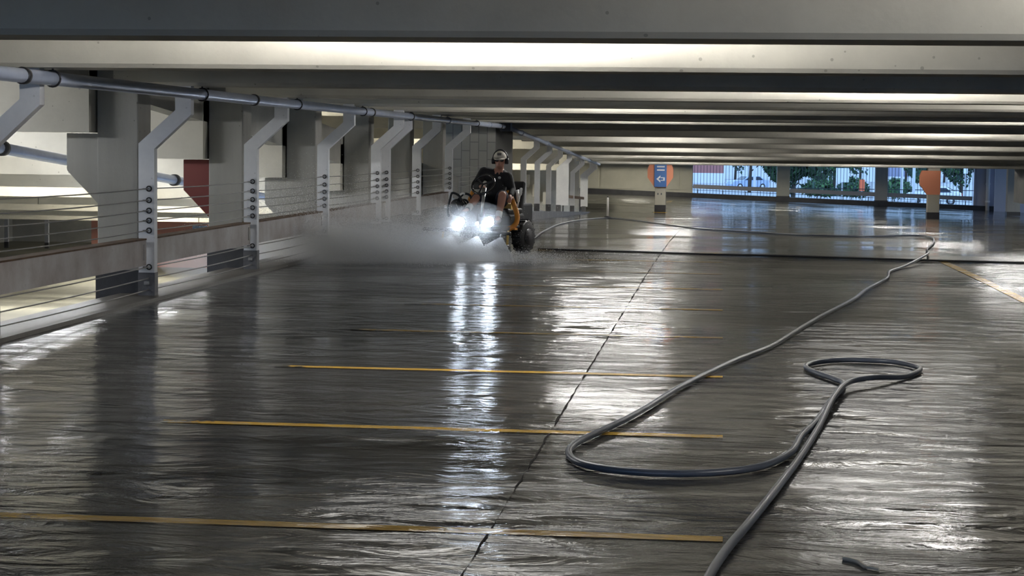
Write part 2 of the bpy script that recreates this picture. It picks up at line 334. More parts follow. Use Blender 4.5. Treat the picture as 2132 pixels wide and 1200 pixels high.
# far columns with orange flared heads, in the deck
for n, (px, wx, wings, sign) in enumerate(((1374, 0.22, (-1, 1), True), (1943, 0.24, (-1,), False))):
    x = aty(px, 440, 80).x; zf = fz(x, 80)
    t = thing('concrete_column', 'free-standing column with orange flared head and blue arrow sign' if sign else 'free-standing column with orange flared head and no sign in front of openings', 'column', (x, 80, zf), group='columns with orange heads')
    bevel(MB().box(-wx, wx, 0, 0.45, 0, 2.3).build('shaft', M['far_wall'], t)); MB().box(-wx-0.012, wx+0.012, -0.012, 0.462, 0, 0.30).build('painted_base', M['black_paint'], t)
    top = 2.12; hb = 1.02
    out = [(-wx, hb)]
    out = ([(-wx-0.015, hb)] + [(wx+0.015, hb)] + ([(wx+0.30, hb+0.42), (wx+0.30, hb+0.78), (wx+0.22, top-0.12)] if 1 in wings else []) + [(wx+0.015, top-0.12) if 1 not in wings else (wx+0.2, top-0.12)]
           + [(-wx-0.24, top-0.12), (-wx-0.32, hb+0.76), (-wx-0.32, hb+0.42)])
    MB().prism(out, -0.02, 0.40, 'y').build('flared_head', M['orange'], t)
    if sign:
        MB().box(-wx-0.03, wx+0.03, -0.09, -0.02, hb+0.03, top-0.13).build('sign_panel', M['blue'], t)
        for zz in (1.86, 1.72): MB().box(-0.15, 0.17, -0.105, -0.085, zz, zz+0.06).build('text_bar', M['sign_white'], t)
        ar = [(-0.17, 1.38), (0.0, 1.23), (0.0, 1.31), (0.18, 1.31), (0.18, 1.45), (0.0, 1.45), (0.0, 1.53)]
        MB().prism(ar, -0.105, -0.085, 'y').build('arrow', M['sign_white'], t)
        MB().prism([(x_*0.55+0.015, 1.38+(z_-1.38)*0.5) for x_, z_ in ar], -0.112, -0.100, 'y').build('arrow_inset', M['blue'], t)
        for xx in (-0.12, 0.02): MB().box(xx, xx+0.05, -0.006, 0.01, 0.72, 0.80).build('bay_mark', M['base_grey'], t)
    MB().box(-wx-0.1, wx+0.1, -0.35, -0.12, 0.002, 0.012).build('yellow_edge', M['yellow'], t)

# ================================================================== KINKED BARRIER POSTS
CABLE_Z = [1.06, 0.95, 0.85, 0.755, 0.66, 0.31, 0.20, 0.09]
XP = -5.47
def post_mesh(wd, wide=0.0):
    h, d, k = wd/2, 0.05, 0.36
    o = [(-h, 0.22), (h+wide, 0.22), (h+wide, 1.42+(0.30*wide/k)), (k+h, 1.75), (k+h, 2.04), (k-h, 2.04), (k-h, 1.79), (-h, 1.47)]
    return MB().prism(o, -d, d, 'y').mesh('shaft')
def ring_mesh():
    q = MB(); q.tube([(0.024*math.cos(a), 0, 0.024*math.sin(a)) for a in [i*math.pi/5 for i in range(10)]], 0.007, 6, closed=True)
    q.tube([(-0.06, 0, -0.004), (-0.024, 0, -0.002)], 0.008, 6); return q.mesh('eye_bolt')
PM, RM = post_mesh(0.155), ring_mesh()
BM_ = MB().box(-0.082, 0.082, -0.055, 0.055, -0.02, 0.235).mesh('painted_base')
posts = [(y, PM, 0) for y in PY] + [(31.05, PM, 0)] + [(53.0, PM, 0), (57.0, PM, 0), (60.8, PM, 0), (64.6, post_mesh(0.155, 0.26), 1), (70.6, PM, 0), (76.6, post_mesh(0.30), 1)]
names = ['cut-off white kinked post at the left picture edge', 'large white kinked post in front of the nearest column', 'white kinked post standing before the dark red column shoulder',
         'white kinked post standing at the near edge of the mist', 'left one of the twin white kinked posts', 'white kinked post just right of the twin posts', 'white kinked post two places right of the twin posts', 'thin kinked post directly left of the block work pier',
         'right one of the twin white kinked posts', 'kinked post directly right of the driver', 'second kinked post to the right of the driver', 'third kinked post to the right of the driver', 'broad pale kinked plate post beyond the driver', 'thin kinked post between the two broad plate posts', 'last broad pale post where the pipe ends']
for px, lab in ((14, 'faint pale kinked post down on the lower ramp at the left picture edge'), (98, 'faint pale kinked post down on the lower ramp before its end wall')):
    p = aty(px, 520, 74); t = thing('barrier_post', lab, 'post', (p.x, 74, ll(74)), group='posts on the lower ramp'); link('shaft', PM, M['white_steel'], t); link('painted_base', BM_, M['base_grey'], t)
for i, (y, me, wide) in enumerate(posts):
    z0 = cz(y)+0.02
    t = thing('barrier_post', names[i], 'post', (XP, y, z0), group='kinked posts along the left side')
    link('shaft', me, M['white_steel'], t); link('painted_base', BM_, M['base_grey'], t)
    if y < 45:
        for cz_ in CABLE_Z[:6]: link('eye_bolt', RM, M['dark_steel'], t, loc=(0.03, -0.065, cz_-0.02))
        link('bolt_plate', MB().box(-0.02, 0.03, -0.07, -0.05, 0.12, 0.15).mesh('bolt_plate') if i == 0 else bpy.data.meshes['bolt_plate'], M['cable'], t)
# cables
cl = ['topmost', 'second highest', 'third highest', 'fourth highest', 'fifth highest', 'third lowest', 'second lowest', 'lowest']
for k, z in enumerate(CABLE_Z):
    P = []
    for j in range(len(PY)-1):
        y0, y1 = PY[j], PY[j+1]
        for s in range(4):
            u = s/4; P.append((XP+0.02, y0+(y1-y0)*u, z-0.012*math.sin(math.pi*u)))
    P = [(XP+0.02, 5.0, z), (XP+0.02, 9.5, z-0.01)] + P + [(XP+0.02, PY[-1], z), (XP+0.02, 44.1, z)]
    P = [(x_, y_-0.08, z_) for x_, y_, z_ in P]
    tag(MB().tube(P, 0.0062, 6).build('barrier_cable', M['cable'], smooth=True), cl[k]+' steel cable strung along the white kinked posts', 'cable', 'barrier cables')
# weathered channel rail between posts
rl = ['weathered steel guard rail at the left picture edge before the nearest column', 'weathered steel guard rail below the dark red shoulder between two posts', 'weathered steel guard rail entering the mist', 'weathered guard rail within the mist left of the twin posts', 'far guard rail right of the twin posts', 'farthest guard rail before the block work pier']
for j in range(6):
    y0, y1 = (PY[j]+0.09, PY[j+1]-0.09)
    t = thing('guard_rail', rl[j], 'guard rail', (XP-0.02, y0, 0), group='guard rails between posts'); Ln = y1-y0
    MB().prism([(0.0, 0.34), (0.03, 0.34), (0.03, 0.57), (0.0, 0.57)], 0, Ln, 'y').build('web', M['rust_rail'], t)
    MB().box(-0.11, 0.035, 0, Ln, 0.57, 0.585).build('top_flange', M['rust'], t)
    MB().box(-0.11, 0.03, 0, Ln, 0.325, 0.34).build('bottom_flange', M['rust_rail'], t)
    for yy in (0.03, Ln-0.09): MB().box(0.03, 0.04, yy, yy+0.06, 0.38, 0.53).build('end_plate', M['rust_rail'], t)
# curb under the posts
Y = [5+i for i in range(76)]
q = MB().prism([(y, fz(-5.5, y)-0.3) for y in Y]+[(y, cz(y)+0.035) for y in reversed(Y)], -5.80, -5.30, 'x')
struct(q.build('trim_1', M['curb']))['label'] = 'low dark concrete curb under the kinked posts'

# ================================================================== DRAIN PIPE UNDER THE BEAMS
def pipe_run(y0, y1, lab, r, x=-4.965):
    t = thing('drain_pipe', lab, 'pipe', (x, y0, 0)); n = max(2, int((y1-y0)/3)+1)
    P = [(0, (y1-y0)*i/n, cz(y0+(y1-y0)*i/n)+1.965) for i in range(n+1)]
    MB().tube(P, r, 16).build('tube', M['pipe'], t, True)
    return t
t1 = pipe_run(6.0, 43.6, 'long blue-grey pipe hung under the beams above the near posts', 0.052)
for y in (13.3, 20.1, 27.0, 34.6, 40.9):
    MB().lathe((0, y-6, 1.965), [(-0.03, 0.054), (-0.026, 0.062), (0.026, 0.062), (0.03, 0.054)], 'y').build('coupling', M['dark_steel'] if y < 28 else M['pipe'], t1, True)
for y in BY:
    if 9 < y < 43:
        q = MB().tube([(0.06*math.cos(a), y+0.27-6, 1.965+0.06*math.sin(a)) for a in [i*math.pi/8 for i in range(16)]], 0.008, 6, closed=True); q.tube([(0, y+0.27-6, 2.02), (0, y+0.27-6, 2.06)], 0.008, 6); q.build('hanger', M['dark_steel'], t1)
t2 = pipe_run(44.4, 78, 'straight grey pipe sloping down above the far posts', 0.055)
for y in (47.5, 54.5, 62.0, 72):
    MB().lathe((0, y-44.4, cz(y)+1.965), [(-0.06, 0.06), (-0.05, 0.07), (0.05, 0.07), (0.06, 0.06)], 'y').build('coupling', M['pipe'], t2, True)
MB().box(-0.12, 0.12, -0.5, -0.1, 1.86, 2.08).build('joint_box', M['dark_steel'], t2)
t3 = thing('drain_pipe', 'short dark pipe under the lower ramp ceiling left of the nearest column', 'pipe', (-7.4, 15, 0))
P = [(0, y, ul(15+y)-0.95) for y in (0, 5, 10, 15, 20)]; MB().tube(P, 0.06, 14).build('tube', M['pipe'], t3, True)
for yy in (4.2, 10.5): MB().lathe((0, yy, ul(15+yy)-0.95), [(-0.06, 0.065), (-0.05, 0.08), (0.05, 0.08), (0.06, 0.065)], 'y').build('coupling', M['dark_steel'], t3, True)
# horizontal board between the broad posts
t = thing('barrier_board', 'low brown board between the two broad plate posts', 'board', (-5.45, 65, 0))
MB().prism([(0, cz(65)+0.52), (11.2, cz(76.2)+0.52), (11.2, cz(76.2)+0.62), (0, cz(65)+0.62)], -0.02, 0.02, 'x').build('plank', M['rust'], t)
for yy in (1.5, 9.5): MB().box(-0.04, 0.0, yy, yy+0.06, cz(65+yy)-0.02, cz(65+yy)+0.6).build('stake', M['dark_steel'], t)

# ================================================================== LAMPS (between the beams)
HM = MB().prism([(-0.90, 0.0), (0.90, 0.0), (0.86, 0.04), (-0.86, 0.04)], -0.80, 0.80, 'y').mesh('housing')
LM = MB().box(-0.75, 0.75, -0.08, 0.08, -0.15, 0.0).mesh('lens'); LM2 = LM.copy(); LM3 = LM.copy(); LM4 = LM.copy(); TM = MB().box(-0.9, 0.9, -0.80, 0.80, -0.172, -0.155).mesh('tray'); M['tray'] = mat('lamp_tray_diffuser', (0.8, 0.8, 0.78), 0.5, emit=(1.0, 0.98, 0.94), es=TRAY); GM = MB().tube([(0, 0, 0.04), (0, 0, 0.25)], 0.012, 6).mesh('stem')
def lamp(x, y, z, lens, me, label, group):
    t = thing('ceiling_lamp', label, 'lamp', (x, y, z), group=group)
    link('housing', HM, M['housing'], t); link('lens', me, lens, t)
    if me is LM: link('tray', TM, M['tray'], t); link('stem', GM, M['housing'], t)
bay = lambda k: 9.5+4.14*k+0.275+2.07
for k in (-3, 0, 2, 4, 7, 10, 12, 14, 16, 18, 21): lamp(1.8 if k == 2 else -1.6, bay(k), cz(bay(k))+2.38, M['lens_bare'] if k in (4, 10, 12) else M['lens'], LM4 if k in (4, 10, 12) else LM, 'long lamp hidden between beams above the left stall ends', 'left row of deck lamps')
for k in (-1, 3, 6, 9, 11, 13, 16, 18, 21): lamp(4.0 if k == -1 else 5.7, bay(k), cz(bay(k))+2.38, M['lens_bare'] if k == 6 else M['lens'], LM4 if k == 6 else LM, 'long lamp hidden between beams above the right of the deck', 'right row of deck lamps')
for x_, y in ((-13.5, 22.3), (-12.5, 30.5), (-12.5, 38.6), (-14.8, 46.8), (-18, 55.1), (-20, 71.5)): lamp(x_, y+1.8, ul2(y+1.8)-0.40, M['lens_side'], LM2, 'long unseen lamp under the lower side ramp ceiling', 'lower ramp lamps')  # last two are unseen lamps added to brighten the salmon and end walls
for y in (16.15, 20.2, 24.3, 28.4, 32.4, 36.5, 40.6): lamp(-8.6, y, ul2(y)-0.40, M['lens_left'], LM3, 'long lamp hidden between the ramp beams behind the near columns', 'lamps behind the columns')
for x_, y in ((-12.5, 30.5), (-12.5, 46.8), (-9.0, 58.9), (-9.0, 71.2)): lamp(x_, y+1.8, ul(y+1.8)+2.48, M['lens_side'], LM2, 'long unseen lamp under the upper side ramp ceiling', 'upper ramp lamps')  # unseen; final pair put in to warm the wall behind the far posts
for x_, k, l_ in ((-4.6, 23, 'left'), (3.5, 22, 'middle'), (14.5, 19, 'right')): lamp(x_, bay(k), cz(90)+2.44, M['lens_side'], LM2, f'long lamp added out of sight above the {l_} of the far cross aisle', 'cross aisle lamps')  # unseen lamps added to light the far wall and piers warmly

# ================================================================== HOSES
def smooth_path(P, n=10):
    out = []; P = [Vector(p) for p in P]; P = [P[0]*2-P[1]] + P + [P[-1]*2-P[-2]]
    for i in range(1, len(P)-2):
        a, b, c, d = P[i-1:i+3]
        for s in range(n):
            t_ = s/n; out.append(0.5*((2*b)+(c-a)*t_+(2*a-5*b+4*c-d)*t_*t_+(3*b-a-3*c+d)*t_**3))
    out.append(P[-2]); return out
HP = [(1062, 492), (1105, 498), (1130, 483), (1165, 467), (1210, 458), (1265, 454), (1320, 459), (1440, 475), (1570, 484), (1700, 491), (1810, 493), (1900, 491), (1938, 495), (1944, 506), (1930, 520), (1932, 533), (1912, 546), (1880, 556), (1852, 566), (1846, 580),
      (1805, 603), (1775, 625), (1705, 662), (1655, 692), (1605, 722), (1530, 752), (1440, 795), (1390, 823), (1350, 848), (1300, 876), (1240, 904), (1200, 924), (1184, 943), (1200, 962), (1250, 976), (1330, 985), (1430, 988), (1530, 982), (1600, 968), (1648, 942), (1668, 910), (1700, 878), (1728, 838), (1756, 803), (1738, 791), (1700, 778), (1678, 765), (1700, 756), (1760, 751), (1850, 754), (1905, 764), (1914, 773), (1880, 786), (1820, 797), (1765, 808), (1735, 840), (1705, 890), (1668, 950), (1620, 1015), (1560, 1090), (1510, 1150), (1470, 1215), (1440, 1300)]
pts = []
for i, (px, py) in enumerate(HP):
    p = onfloor(px, py, 0.018); p.z = fz(p.x, p.y) + 0.021 + (0.03 if i in (53, 54, 55) else 0.036 if i in (15, 16) else 0); pts.append(p)
HR = 0.0175
tag(MB().tube(smooth_path(pts, 9), HR, 10).build('pressure_hose', M['hose'], smooth=True), 'long grey-blue pressure hose looping across the wet deck to the machine', 'hose')
a, b_ = onfloor(1120, 519, 0.015), onfloor(2250, 552, 0.015)
pts = [a.lerp(b_, i/12)+Vector((0, 0.05*math.sin(i*1.3), 0)) for i in range(13)]
for p in pts: p.z = fz(p.x, p.y)+0.017
tag(MB().tube(smooth_path(pts, 4), 0.016, 8).build('black_hose', M['black_rubber'], smooth=True), 'thin straight black hose lying across the deck', 'hose')
# twig
pts = [atz(px, py, 0.006) for px, py in ((1756, 1163), (1785, 1170), (1800, 1180), (1812, 1183), (1830, 1186))]
tag(MB().tube(smooth_path(pts, 4), [0.008]*9+[0.005]*8, 6).build('twig', mat('pale_twig', (0.6, 0.56, 0.48), 0.7)), 'small pale twig lying on the wet deck near the picture bottom', 'twig')
# delineator
p = aty(1265, 437, 62); zf = fz(p.x, 62)
t = thing('delineator_post', 'slim white delineator post standing on the deck by the far wall', 'post', (p.x, 62, zf))
MB().lathe((0, 0, 0), [(0.03, 0.035), (0.62, 0.032), (0.66, 0.02)], 'z', 14).build('tube', M['white_plastic'], t, True)
MB().lathe((0, 0, 0), [(0.0, 0.13), (0.03, 0.11), (0.06, 0.04)], 'z', 18).build('base', M['black_rubber'], t, True)
MB().box(-0.02, 0.02, -0.015, 0.015, 0.66, 0.70).build('cap', M['dark_steel'], t)

# ================================================================== RIDE-ON PRESSURE WASHER
MO = Vector((-3.2, 26.6, 0)); MTH = -0.35
machine = thing('ride_on_washer', 'ride-on pressure washer with two bright headlights, orange frame and spray bar', 'machine', MO, MTH)
MR = Matrix.Rotation(-MTH, 3, 'Z')
def mp_(px, py, yw): return MR @ (aty(px, py, MO.y+yw) - MO)      # a point of the machine in its own frame
M['body_dark'] = mat('dark_body_paint', (0.02, 0.022, 0.026), 0.4)
M['body_brown'] = mat('brown_console', (0.11, 0.055, 0.045), 0.5)
M['mach_orange'] = mat('orange_frame_paint', (0.62, 0.25, 0.035), 0.42)
M['pale_yellow'] = mat('pale_yellow_paint', (0.66, 0.48, 0.16), 0.5)
M['chrome'] = mat('bright_steel', (0.65, 0.66, 0.68), 0.25, 0.9)
M['headlight'] = mat('headlight_lens', (1, 1, 1), 0.3, emit=(0.74, 0.86, 1.0), es=46)
bevel(MB().box(-0.20, 0.20, -0.55, 0.75, 0.25, 0.38).build('chassis', M['body_dark'], machine), 0.02)
bevel(MB().prism([(-0.62, 0.34), (-0.30, 0.34), (0.12, 0.38), (0.12, 0.41), (-0.62, 0.38)], -0.40, 0.40, 'x').build('footplate', M['dark_steel'], machine), 0.008)
bevel(MB().prism([(-0.46, 0.40), (-0.18, 0.40), (-0.22, 0.66), (-0.32, 0.70), (-0.40, 0.62)], -0.26, 0.02, 'x').build('console', M['body_brown'], machine), 0.02)
bevel(MB().box(-0.25, 0.25, 0.10, 0.58, 0.38, 0.56).build('seat_box', M['body_dark'], machine), 0.03)
bevel(MB().box(-0.24, 0.24, 0.08, 0.54, 0.56, 0.64).build('seat', M['black_rubber'], machine), 0.03, 3)
bevel(MB().prism([(0.50, 0.62), (0.58, 0.62), (0.66, 1.0), (0.60, 1.02)], -0.23, 0.23, 'x').build('backrest', M['black_rubber'], machine), 0.025, 3)
bevel(MB().box(-0.28, 0.18, 0.60, 1.0, 0.38, 0.70).build('engine_cover', M['body_dark'], machine), 0.03)
for sx in (-1, 1):
    wv = MB().lathe((sx*0.29, 0.46, 0.24), [(-0.08, 0.12), (-0.08, 0.21), (-0.06, 0.235), (0.06, 0.235), (0.08, 0.21), (0.08, 0.12)], 'x', 28).build('rear_wheel', M['black_rubber'], machine, True)
    MB().lathe((sx*0.29, 0.46, 0.24), [(-0.093, 0.11), (-0.08, 0.115), (0.08, 0.115), (0.093, 0.11)], 'x', 20).build('hub', M['dark_steel'], wv, True)
    for a in range(16):
        th = a*math.pi/8; c = Vector((sx*0.29, 0.46+0.235*math.cos(th), 0.24+0.235*math.sin(th)))
        MB().box(c.x-0.07, c.x+0.07, c.y-0.012, c.y+0.012, c.z-0.012, c.z+0.012).build('tread_lug', M['black_rubber'], wv)
    cx = sx*0.50
    cs = MB().tube([(cx, -0.46, 0.36), (cx, -0.46, 0.30), (cx, -0.48, 0.10)], 0.017, 10).build('caster_leg', M['pale_yellow'], machine, True)
    MB().lathe((cx, -0.48, 0.085), [(-0.03, 0.05), (-0.03, 0.075), (-0.02, 0.085), (0.02, 0.085), (0.03, 0.075), (0.03, 0.05)], 'x', 20).build('wheel', M['black_rubber'], cs, True)
    MB().tube([(sx*0.36, -0.46, 0.34), (cx, -0.46, 0.345)], 0.022, 8).build('caster_arm', M['body_dark'], machine)
# spray bar and nozzles
BA, BB = mp_(882, 477, -0.54), mp_(1063, 487, -0.97)
MB().tube([BA, BB], 0.022, 12).build('spray_bar', M['dark_steel'], machine, True)
for u in (0.3, 0.68): c = BA.lerp(BB, u); MB().tube([c, (c.x*0.8, -0.5, 0.33)], 0.02, 8).build('bar_arm', M['body_dark'], machine)
NZ = [BA.lerp(BB, u) for u in (0.05, 0.17, 0.33, 0.63, 0.90)]
for c in NZ: MB().tube([c, c+Vector((0, -0.02, -0.03)), c+Vector((0, -0.04, -0.06))], [0.016, 0.014, 0.009], 8).build('nozzle', M['chrome'], machine, True)
# headlights
for px, rr in ((959, 0.062), (1019, 0.070), (994, 0.022)):
    c = mp_(px, 462 if rr > 0.05 else 466, -0.72-(px-959)*0.0022)
    hl = MB().lathe((c.x, c.y, c.z), [(0.0, rr+0.01), (0.02, rr+0.012), (0.09, rr*0.6)], 'y', 24).build('headlight', M['body_dark'], machine, True)
    MB().lathe((c.x, c.y, c.z), [(-0.02, rr*0.55), (-0.012, rr*0.85), (0.0, rr)], 'y', 24).build('lens', M['headlight'], hl, True)
    MB().tube([(c.x, c.y+0.05, c.z), (c.x, c.y+0.08, 0.36)], 0.015, 8).build('bracket', M['dark_steel'], hl)
    if rr > 0.05:
        sl = bpy.data.lights.new('headlight_beam', 'SPOT'); sl.energy = 14; sl.color = (0.80, 0.90, 1.0); sl.spot_size = 1.3; sl.spot_blend = 0.6; sl.shadow_soft_size = 0.05
        so_ = bpy.data.objects.new('headlight_beam', sl); COL.objects.link(so_); so_.parent = hl; so_.location = (c.x, c.y-0.05, c.z); so_.rotation_euler = (math.radians(-54), 0, 0)
bevel(MB().tube([mp_(940, 470, -0.62), mp_(1040, 470, -0.80)], 0.018, 8).build('light_bar', M['dark_steel'], machine), 0.002)
# steering column and wheel
sc0, sc1 = mp_(1002, 452, -0.42), mp_(1009, 392, -0.28)
MB().tube([sc0, sc0.lerp(sc1, 0.5), sc1], [0.02, 0.022, 0.030], 12).build('steering_column', M['chrome'], machine, True)
whl = mp_(1006, 384, -0.22); tx = Vector((1, 0, 0)); tz = Vector((0, 0.62, 0.78))
sw = MB().tube([whl + (tx*math.cos(a)+tz*math.sin(a))*0.165 for a in [i*math.pi/16 for i in range(32)]], 0.016, 10, closed=True).build('steering_wheel', mat('glossy_black', (0.02, 0.02, 0.022), 0.15, 0.0, 0.8), machine, True)
for a in (0.4, 2.5, 4.6): MB().tube([whl, whl + (tx*math.cos(a)+tz*math.sin(a))*0.16], 0.012, 8).build('spoke', M['dark_steel'], sw)
# orange frame arms, lever, reel bars
arm = [mp_(px, py, yw) for px, py, yw in ((1056, 400, 0.05), (1064, 412, 0.0), (1070, 426, -0.05), (1075, 442, -0.1), (1077, 454, -0.14), (1074, 466, -0.2), (1067, 473, -0.25), (1058, 478, -0.3))]
oa = MB().tube(smooth_path(arm, 5), 0.036, 12).build('frame_arm', M['mach_orange'], machine, True)
MB().box(-0.05, 0.05, -0.04, 0.04, -0.012, 0.012).build('foot_plate', M['mach_orange'], oa, loc=mp_(1068, 477, -0.27))
armL = [mp_(px, py, yw) for px, py, yw in ((985, 399, 0.2), (981, 410, 0.15), (975, 425, 0.1), (968, 440, 0.05), (968, 458, 0.0))]
MB().tube(smooth_path(armL, 5), 0.034, 12).build('frame_arm', M['mach_orange'], machine, True)
MB().tube([mp_(1079, 420, 0.0), mp_(1077, 398, 0.02)], 0.022, 10).build('canister', M['white_plastic'], machine, True)
lv = MB().tube([mp_(1077, 432, -0.08), mp_(1083, 405, -0.05)], 0.011, 8).build('lever', M['white_plastic'], machine, True)
MB().capsule(mp_(1083, 405, -0.05), mp_(1085, 394, -0.05), 0.022, 0.02).build('grip', M['white_plastic'], lv, True)
MB().tube([mp_(1060, 398, 0.1), mp_(1082, 397, 0.1)], 0.010, 8).build('cross_bar', M['chrome'], machine, True)
bevel(MB().box(-0.06, 0.06, -0.06, 0.06, -0.045, 0.045).build('valve_box', M['pale_yellow'], machine, loc=mp_(1060, 431, 0.15)), 0.01)
bevel(MB().box(-0.05, 0.05, -0.05, 0.05, -0.07, 0.07).build('filter_can', M['white_plastic'], machine, loc=mp_(1057, 417, 0.22)), 0.02)
for pth, nm in ((((935, 452, -0.1), (932, 438, -0.1), (938, 410, -0.1), (943, 402, -0.1), (956, 408, -0.12), (962, 420, -0.12)), 'reel_bar'), (((955, 415, -0.05), (965, 404, -0.05), (977, 406, -0.05), (982, 416, -0.05), (986, 440, -0.05)), 'reel_bar'), (((938, 440, 0.05), (950, 420, 0.05), (972, 418, 0.05), (978, 440, 0.05)), 'reel_bar')):
    MB().tube(smooth_path([mp_(*p) for p in pth], 4), 0.017, 8).build(nm, M['body_dark'], machine, True)
MB().lathe((0, 0, 0), [(-0.05, 0.05), (-0.045, 0.12), (-0.03, 0.12), (-0.03, 0.07), (0.03, 0.07), (0.03, 0.12), (0.045, 0.12), (0.05, 0.05)], 'y', 20).build('hose_reel', M['body_dark'], machine, True, loc=mp_(955, 432, 0.0))
MB().tube(smooth_path([mp_(956, 408, -0.1), mp_(962, 403, -0.1), mp_(968, 404, -0.1)], 4), 0.014, 8).build('reel_guard', M['white_plastic'], machine, True)
MB().tube([mp_(949, 424, -0.3), mp_(957, 440, -0.35)], 0.008, 6).build('lance', M['chrome'], machine, True)

# ================================================================== THE DRIVER
PO = MO
person = thing('person', 'person in black shirt, pale cap and ear defenders driving the machine', 'person', PO)
def pp(px, py, yw): return aty(px, py, PO.y+yw) - PO
skin = mat('skin', (0.40, 0.20, 0.14), 0.55); black_cloth = mat('black_cloth', (0.010, 0.010, 0.012), 0.85); navy = mat('navy_cloth', (0.018, 0.020, 0.038), 0.85)
H0 = pp(1041, 335, 0.12); NK = pp(1038, 357, 0.17); SL, SR = pp(1008, 359, 0.20), pp(1057, 369, 0.18); CH = pp(1034, 378, 0.20); WA = pp(1030, 405, 0.28); HL_, HR_ = pp(1012, 425, 0.33), pp(1043, 425, 0.33)
KL, KR = pp(992, 413, -0.16), pp(1046, 407, -0.2); AL, AR = pp(973, 437, -0.38), pp(1037, 455, -0.36); TL, TR = pp(962, 445, -0.56), pp(1032, 464, -0.54)
EL, ER = pp(990, 386, 0.10), pp(1066, 396, 0.14); WL, WR = pp(1002, 389, -0.14), pp(1062, 409, -0.04)
def remesh(mb, name, m, parent, vox=0.010, sm_it=3):
    me = mb.mesh(name); o = bpy.data.objects.new(name+'_tmp', me); COL.objects.link(o)
    r = o.modifiers.new('r', 'REMESH'); r.mode = 'VOXEL'; r.voxel_size = vox
    if sm_it: s_ = o.modifiers.new('s', 'SMOOTH'); s_.iterations = sm_it; s_.factor = 0.5
    dg = bpy.context.evaluated_depsgraph_get(); me2 = bpy.data.meshes.new_from_object(o.evaluated_get(dg))
    bpy.data.objects.remove(o); me2.name = name; me2.materials.clear()
    return link(name, me2, m, parent, True)
b = MB()
b.ell(H0+Vector((0, 0.01, 0.02)), (0.076, 0.096, 0.105)); b.ell(H0+Vector((0, -0.03, -0.062)), (0.056, 0.062, 0.058)); b.capsule(H0+Vector((0, -0.09, -0.005)), H0+Vector((0, -0.108, -0.035)), 0.011, 0.016)
b.capsule(H0+Vector((-0.022, -0.085, -0.07)), H0+Vector((0.022, -0.085, -0.07)), 0.010, 0.010)     # lips
for sx in (-1, 1): b.ell(H0+Vector((sx*0.079, 0.02, -0.005)), (0.012, 0.022, 0.033))
b.capsule(H0+Vector((0, 0.03, -0.05)), NK+Vector((0, 0.02, -0.02)), 0.055, 0.062)
b.capsule(SL.lerp(CH, 0.25), SR.lerp(CH, 0.25), 0.085, 0.085); b.capsule(NK+Vector((0, 0.03, -0.06)), WA, 0.12, 0.13); b.capsule(WA, (HL_+HR_)/2, 0.135, 0.14)
def limb(mb, pts, rs):
    for i in range(len(pts)-1): mb.capsule(pts[i], pts[i+1], rs[i], rs[i+1])
for S_, E_, W_, g in ((SL, EL, WL, 0), (SR, ER, WR, 1)):
    limb(b, [S_, E_, W_], [0.058, 0.042, 0.029])
    d = (W_-E_).normalized(); side = d.cross(Vector((0, 0, 1))).normalized(); pal = W_ + d*0.055
    b.capsule(W_+d*0.01, pal, 0.028, 0.034)
    for k_, (off, ln) in enumerate(((-0.030, 0.030), (-0.011, 0.036), (0.010, 0.034), (0.029, 0.026))):
        r_ = pal + d*0.025 + side*off; kn = r_ + d*ln + Vector((0, 0, -0.008)); b.capsule(r_, kn, 0.0095, 0.009); b.capsule(kn, kn + d*0.008 + Vector((0, 0, -ln*0.85)), 0.009, 0.008)
    tb = W_ + d*0.035 - side*0.03; b.capsule(tb, tb - side*0.022 + d*0.03 + Vector((0, 0, -0.012)), 0.011, 0.009)
for h_, k_, a_, t_ in ((HL_, KL, AL, TL), (HR_, KR, AR, TR)):
    limb(b, [h_, k_], [0.088, 0.060]); c_ = k_.lerp(a_, 0.35)+Vector((0, 0.02, 0)); limb(b, [k_, c_, a_], [0.058, 0.056, 0.036]); b.capsule(a_, t_, 0.036, 0.03)
remesh(b, 'body', skin, person, 0.009, 2)
b = MB(); b.capsule(SL.lerp(CH, 0.22), SR.lerp(CH, 0.22), 0.098, 0.098); b.capsule(NK+Vector((0, 0.04, -0.075)), WA, 0.135, 0.150); b.capsule(WA, (HL_+HR_)/2+Vector((0, 0, 0.03)), 0.152, 0.155)
for S_, E_, W_ in ((SL, EL, WL), (SR, ER, WR)): limb(b, [S_, S_.lerp(E_, 0.6), E_, E_.lerp(W_, 0.85)], [0.078, 0.064, 0.058, 0.040])
remesh(b, 'shirt', black_cloth, person, 0.011, 3)
b = MB(); b.capsule(HL_, HR_, 0.150, 0.150)
for h_, k_ in ((HL_, KL), (HR_, KR)): limb(b, [h_, h_.lerp(k_, 0.9)], [0.112, 0.088])
remesh(b, 'shorts', navy, person, 0.011, 3)
for a_, t_, k_ in ((AL, TL, KL), (AR, TR, KR)):
    b = MB(); d = (t_-a_).normalized(); b.capsule(a_-Vector((0, -0.02, 0.03)), t_-Vector((0, 0, 0.01)), 0.046, 0.042); b.capsule(a_-Vector((0, -0.03, 0.02)), a_+Vector((0, 0, 0.0)), 0.044, 0.042)
    remesh(b, 'shoe', mat('shoe_leather', (0.16, 0.14, 0.13), 0.6), person, 0.010, 2)
    MB().tube([a_+(k_-a_).normalized()*0.02, a_+(k_-a_).normalized()*0.10], [0.046, 0.047], 14).build('sock', M['white_plastic'], person, True)
CAPC = H0+Vector((0, 0.008, 0.045))
v_ = MB(); n_ = 20
for i in range(7):
    a = math.pi/2*i/6
    for k in range(n_): th = 2*math.pi*k/n_; v_.v.append((CAPC.x+0.094*math.cos(th)*math.cos(a), CAPC.y+0.112*math.sin(th)*math.cos(a), CAPC.z+0.098*math.sin(a)-0.005))
